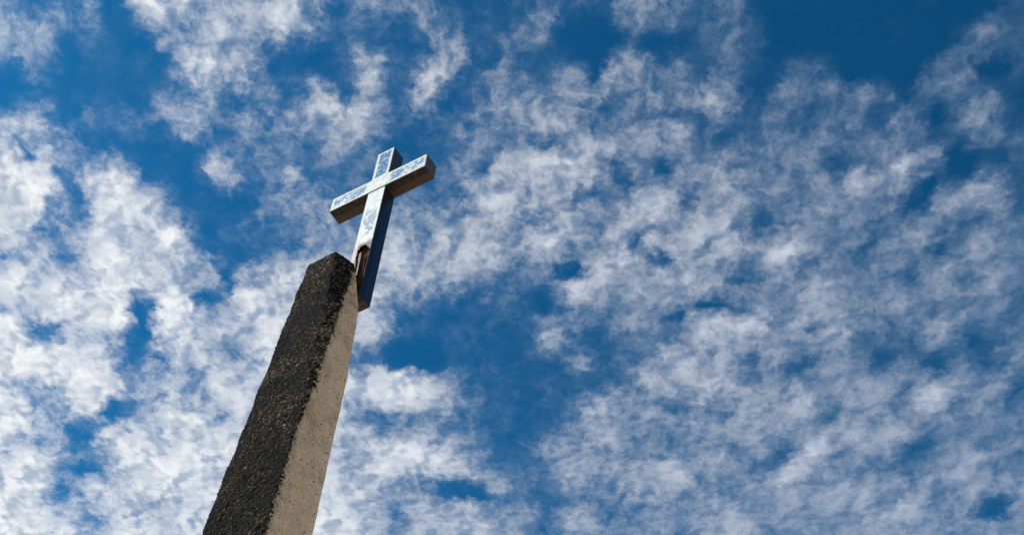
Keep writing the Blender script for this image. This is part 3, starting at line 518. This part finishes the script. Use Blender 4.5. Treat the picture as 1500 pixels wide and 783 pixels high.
def metal_rust():
    mt, nt, b = material('rusty_metal')
    co = nt.vec('SCALE', obj_coords(nt), scale=1.0 / U)
    x, y, z = nt.sep(co)
    n = nt.noise(co, 3.2, 8, 0.7)
    band = nt.ramp(nt.math('ADD', y, nt.math('MULTIPLY', nt.math('SUBTRACT', n, 0.5), 0.35)), 0.30, 0.46)
    base = nt.mix(band, (0.007, 0.005, 0.004), (0.06, 0.034, 0.02))  # front half darkened: sooty, with shade put into the colour
    base = nt.mix(nt.ramp(n, 0.45, 0.7), base, (0.06, 0.032, 0.022))
    fleck = nt.math('MULTIPLY', nt.ramp(nt.noise(co, 6.0, 6, 0.7), 0.6, 0.7), band)
    base = nt.mix(nt.math('MULTIPLY', fleck, 0.6), base, (0.2, 0.13, 0.09))
    nt.put(b.inputs['Base Color'], base)
    b.inputs['Roughness'].default_value = 0.7
    bump(nt, b, nt.noise(co, 12.0, 8, 0.75), 0.5, 0.01)
    return mt

def inner_rust():
    mt, nt, b = material('flaking_inner_rust')
    co = nt.vec('SCALE', obj_coords(nt), scale=1.0 / U)
    nt.put(b.inputs['Base Color'], nt.mix(nt.ramp(nt.noise(co, 4.0, 8, 0.7), 0.35, 0.65), (0.040, 0.016, 0.008), (0.15, 0.062, 0.030)))
    b.inputs['Roughness'].default_value = 0.9
    b.inputs['Specular IOR Level'].default_value = 0.05
    bump(nt, b, nt.noise(co, 9.0, 8, 0.75), 0.5, 0.012)
    return mt

def end_metal():
    mt, nt, b = material('dark_end_metal')
    co = nt.vec('SCALE', obj_coords(nt), scale=1.0 / U)
    n = nt.noise(co, 3.0, 7, 0.68)
    nt.put(b.inputs['Base Color'], nt.mix(nt.ramp(n, 0.42, 0.66), (0.030, 0.032, 0.042), (0.060, 0.040, 0.030)))
    b.inputs['Roughness'].default_value = 0.6
    bump(nt, b, n, 0.3, 0.01)
    return mt

TOP, ARM_T, HALF, DEPTH, BOT = 3.735, 1.141, 2.795, 0.80, -8.69
MF, MS, MR, MI, ME = metal_front(), metal_side(), metal_rust(), inner_rust(), end_metal()
root = bpy.data.objects.new('metal_cross', None)
scene.collection.objects.link(root)
root.location = W3(0, 0, 0)
root.empty_display_size = 0.3
root['label'] = 'weathered white and bare metal cross with rusty edges on the concrete pylon'
root['category'] = 'cross'

def box(bm, x0, x1, y0, y1, z0, z1):
    vs = [bm.verts.new((x * U, y * U, z * U)) for x in (x0, x1) for y in (y0, y1) for z in (z0, z1)]
    for q in ((0, 1, 3, 2), (4, 6, 7, 5), (0, 4, 5, 1), (2, 3, 7, 6), (0, 2, 6, 4), (1, 5, 7, 3)):
        bm.faces.new([vs[k] for k in q])

def finish(bm, name, parent, bevel=0.0025, slots=True):
    bmesh.ops.recalc_face_normals(bm, faces=bm.faces)
    for fc in bm.faces:
        n = fc.normal
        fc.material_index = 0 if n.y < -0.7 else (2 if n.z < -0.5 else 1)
    me = bpy.data.meshes.new(name)
    bm.to_mesh(me); bm.free()
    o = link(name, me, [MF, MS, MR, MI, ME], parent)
    if bevel:
        bv = o.modifiers.new('bevel', 'BEVEL'); bv.width = bevel; bv.segments = 2
        bv.limit_method = 'ANGLE'; bv.angle_limit = math.radians(50)
    return o

T = 0.05
# upright: a folded tube, its face sheet rusted through where it meets the pylon
bm = bmesh.new()
box(bm, 0, T, T + .002, DEPTH - T, BOT, TOP)                     # left wall
box(bm, 1 - T, 1, T + .002, DEPTH - T, BOT, TOP)                 # right wall
box(bm, 0, 1, DEPTH - T + .002, DEPTH, BOT, TOP)                 # back wall
box(bm, T + .002, 1 - T - .002, T + .004, DEPTH - T, TOP - T, TOP - 0.004)   # cap
box(bm, T + .002, 1 - T - .002, T + .004, DEPTH - T, BOT + 0.004, BOT + T)   # foot plate
box(bm, T + .004, 1 - T - .004, 0.20, DEPTH - T - .004, BOT + T + .004, -4.5)   # rust-packed core behind the hole
upright = finish(bm, 'upright', root, 0.0)
for fc in upright.data.polygons:                                  # inner faces of the tube are rusty
    c = fc.center / U
    if c.z < -4.0 and ((fc.normal.x < -0.7 and abs(c.x - (1 - T)) < .01) or (fc.normal.x > 0.7 and abs(c.x - T) < .01) or fc.normal.y < -0.7):
        fc.material_index = 3
def sheet(bm, pts, y0, y1):
    a = [bm.verts.new((x * U, y0 * U, z * U)) for x, z in pts]
    c = [bm.verts.new((x * U, y1 * U, z * U)) for x, z in pts]
    bm.faces.new(a); bm.faces.new(c[::-1])
    for k in range(len(pts)):
        j = (k + 1) % len(pts)
        bm.faces.new((a[k], a[j], c[j], c[k]))
random.seed(5)
rag = [(1.0, -5.29), (0.95, -5.20), (0.93, -5.26), (0.88, -5.02), (0.83, -5.10), (0.79, -4.86), (0.74, -4.92), (0.69, -4.74), (0.65, -4.80), (0.60, -4.66), (0.55, -4.80),
       (0.49, -4.66), (0.43, -4.78), (0.38, -4.70), (0.34, -4.92), (0.30, -4.88), (0.26, -5.08), (0.29, -5.3), (0.26, -5.5), (0.33, -5.9), (0.35, -6.2), (0.41, -6.6), (0.42, -7.6)]
bm = bmesh.new()
sheet(bm, [(0, BOT), (0, TOP), (1, TOP)] + rag + [(0.40, BOT)], 0, T)
front = finish(bm, 'face_sheet', upright, 0.002)
bm = bmesh.new()
sheet(bm, [(0.38, -5.28), (0.47, -5.2), (0.52, -5.5), (0.53, -6.0), (0.56, -6.9), (0.5, -7.4), (0.47, -6.8), (0.44, -6.0), (0.40, -5.7)], 0.02, 0.05)
strip_o = finish(bm, 'slit_strip', upright, 0.0)  # strip added in the hole, standing in for a lit slit
for fc in strip_o.data.polygons:
    fc.material_index = 2 if abs(fc.normal.y) < 0.7 else 0
strip_o['label'] = 'thin strip added in the hole to stand for a lit slit'
bm = bmesh.new()
sheet(bm, [(1.0, -5.31), (0.985, -5.31), (0.975, BOT), (1.0, BOT)], 0.0, T)   # folded lip left on the right-hand edge
lip = finish(bm, 'edge_lip', upright, 0.0)
for fc in lip.data.polygons:
    fc.material_index = 2 if fc.normal.y < -0.5 else 1

# crossbeam: a closed box, its face a touch proud of the upright
bm = bmesh.new()
box(bm, 0.5 - HALF + .04, 0.5 + HALF - .04, -0.035, DEPTH + 0.012, 0, ARM_T)
beam = finish(bm, 'crossbeam', root, 0.003)
for sx in (-1, 1):
    bm = bmesh.new()
    a, c = 0.5 + sx * (HALF - .038), 0.5 + sx * HALF
    box(bm, min(a, c), max(a, c), -0.028, DEPTH + 0.006, 0.008, ARM_T - 0.008)
    cap = finish(bm, 'end_cap', beam, 0.002)
    for fc in cap.data.polygons:
        fc.material_index = 0 if fc.normal.y < -0.7 else 4
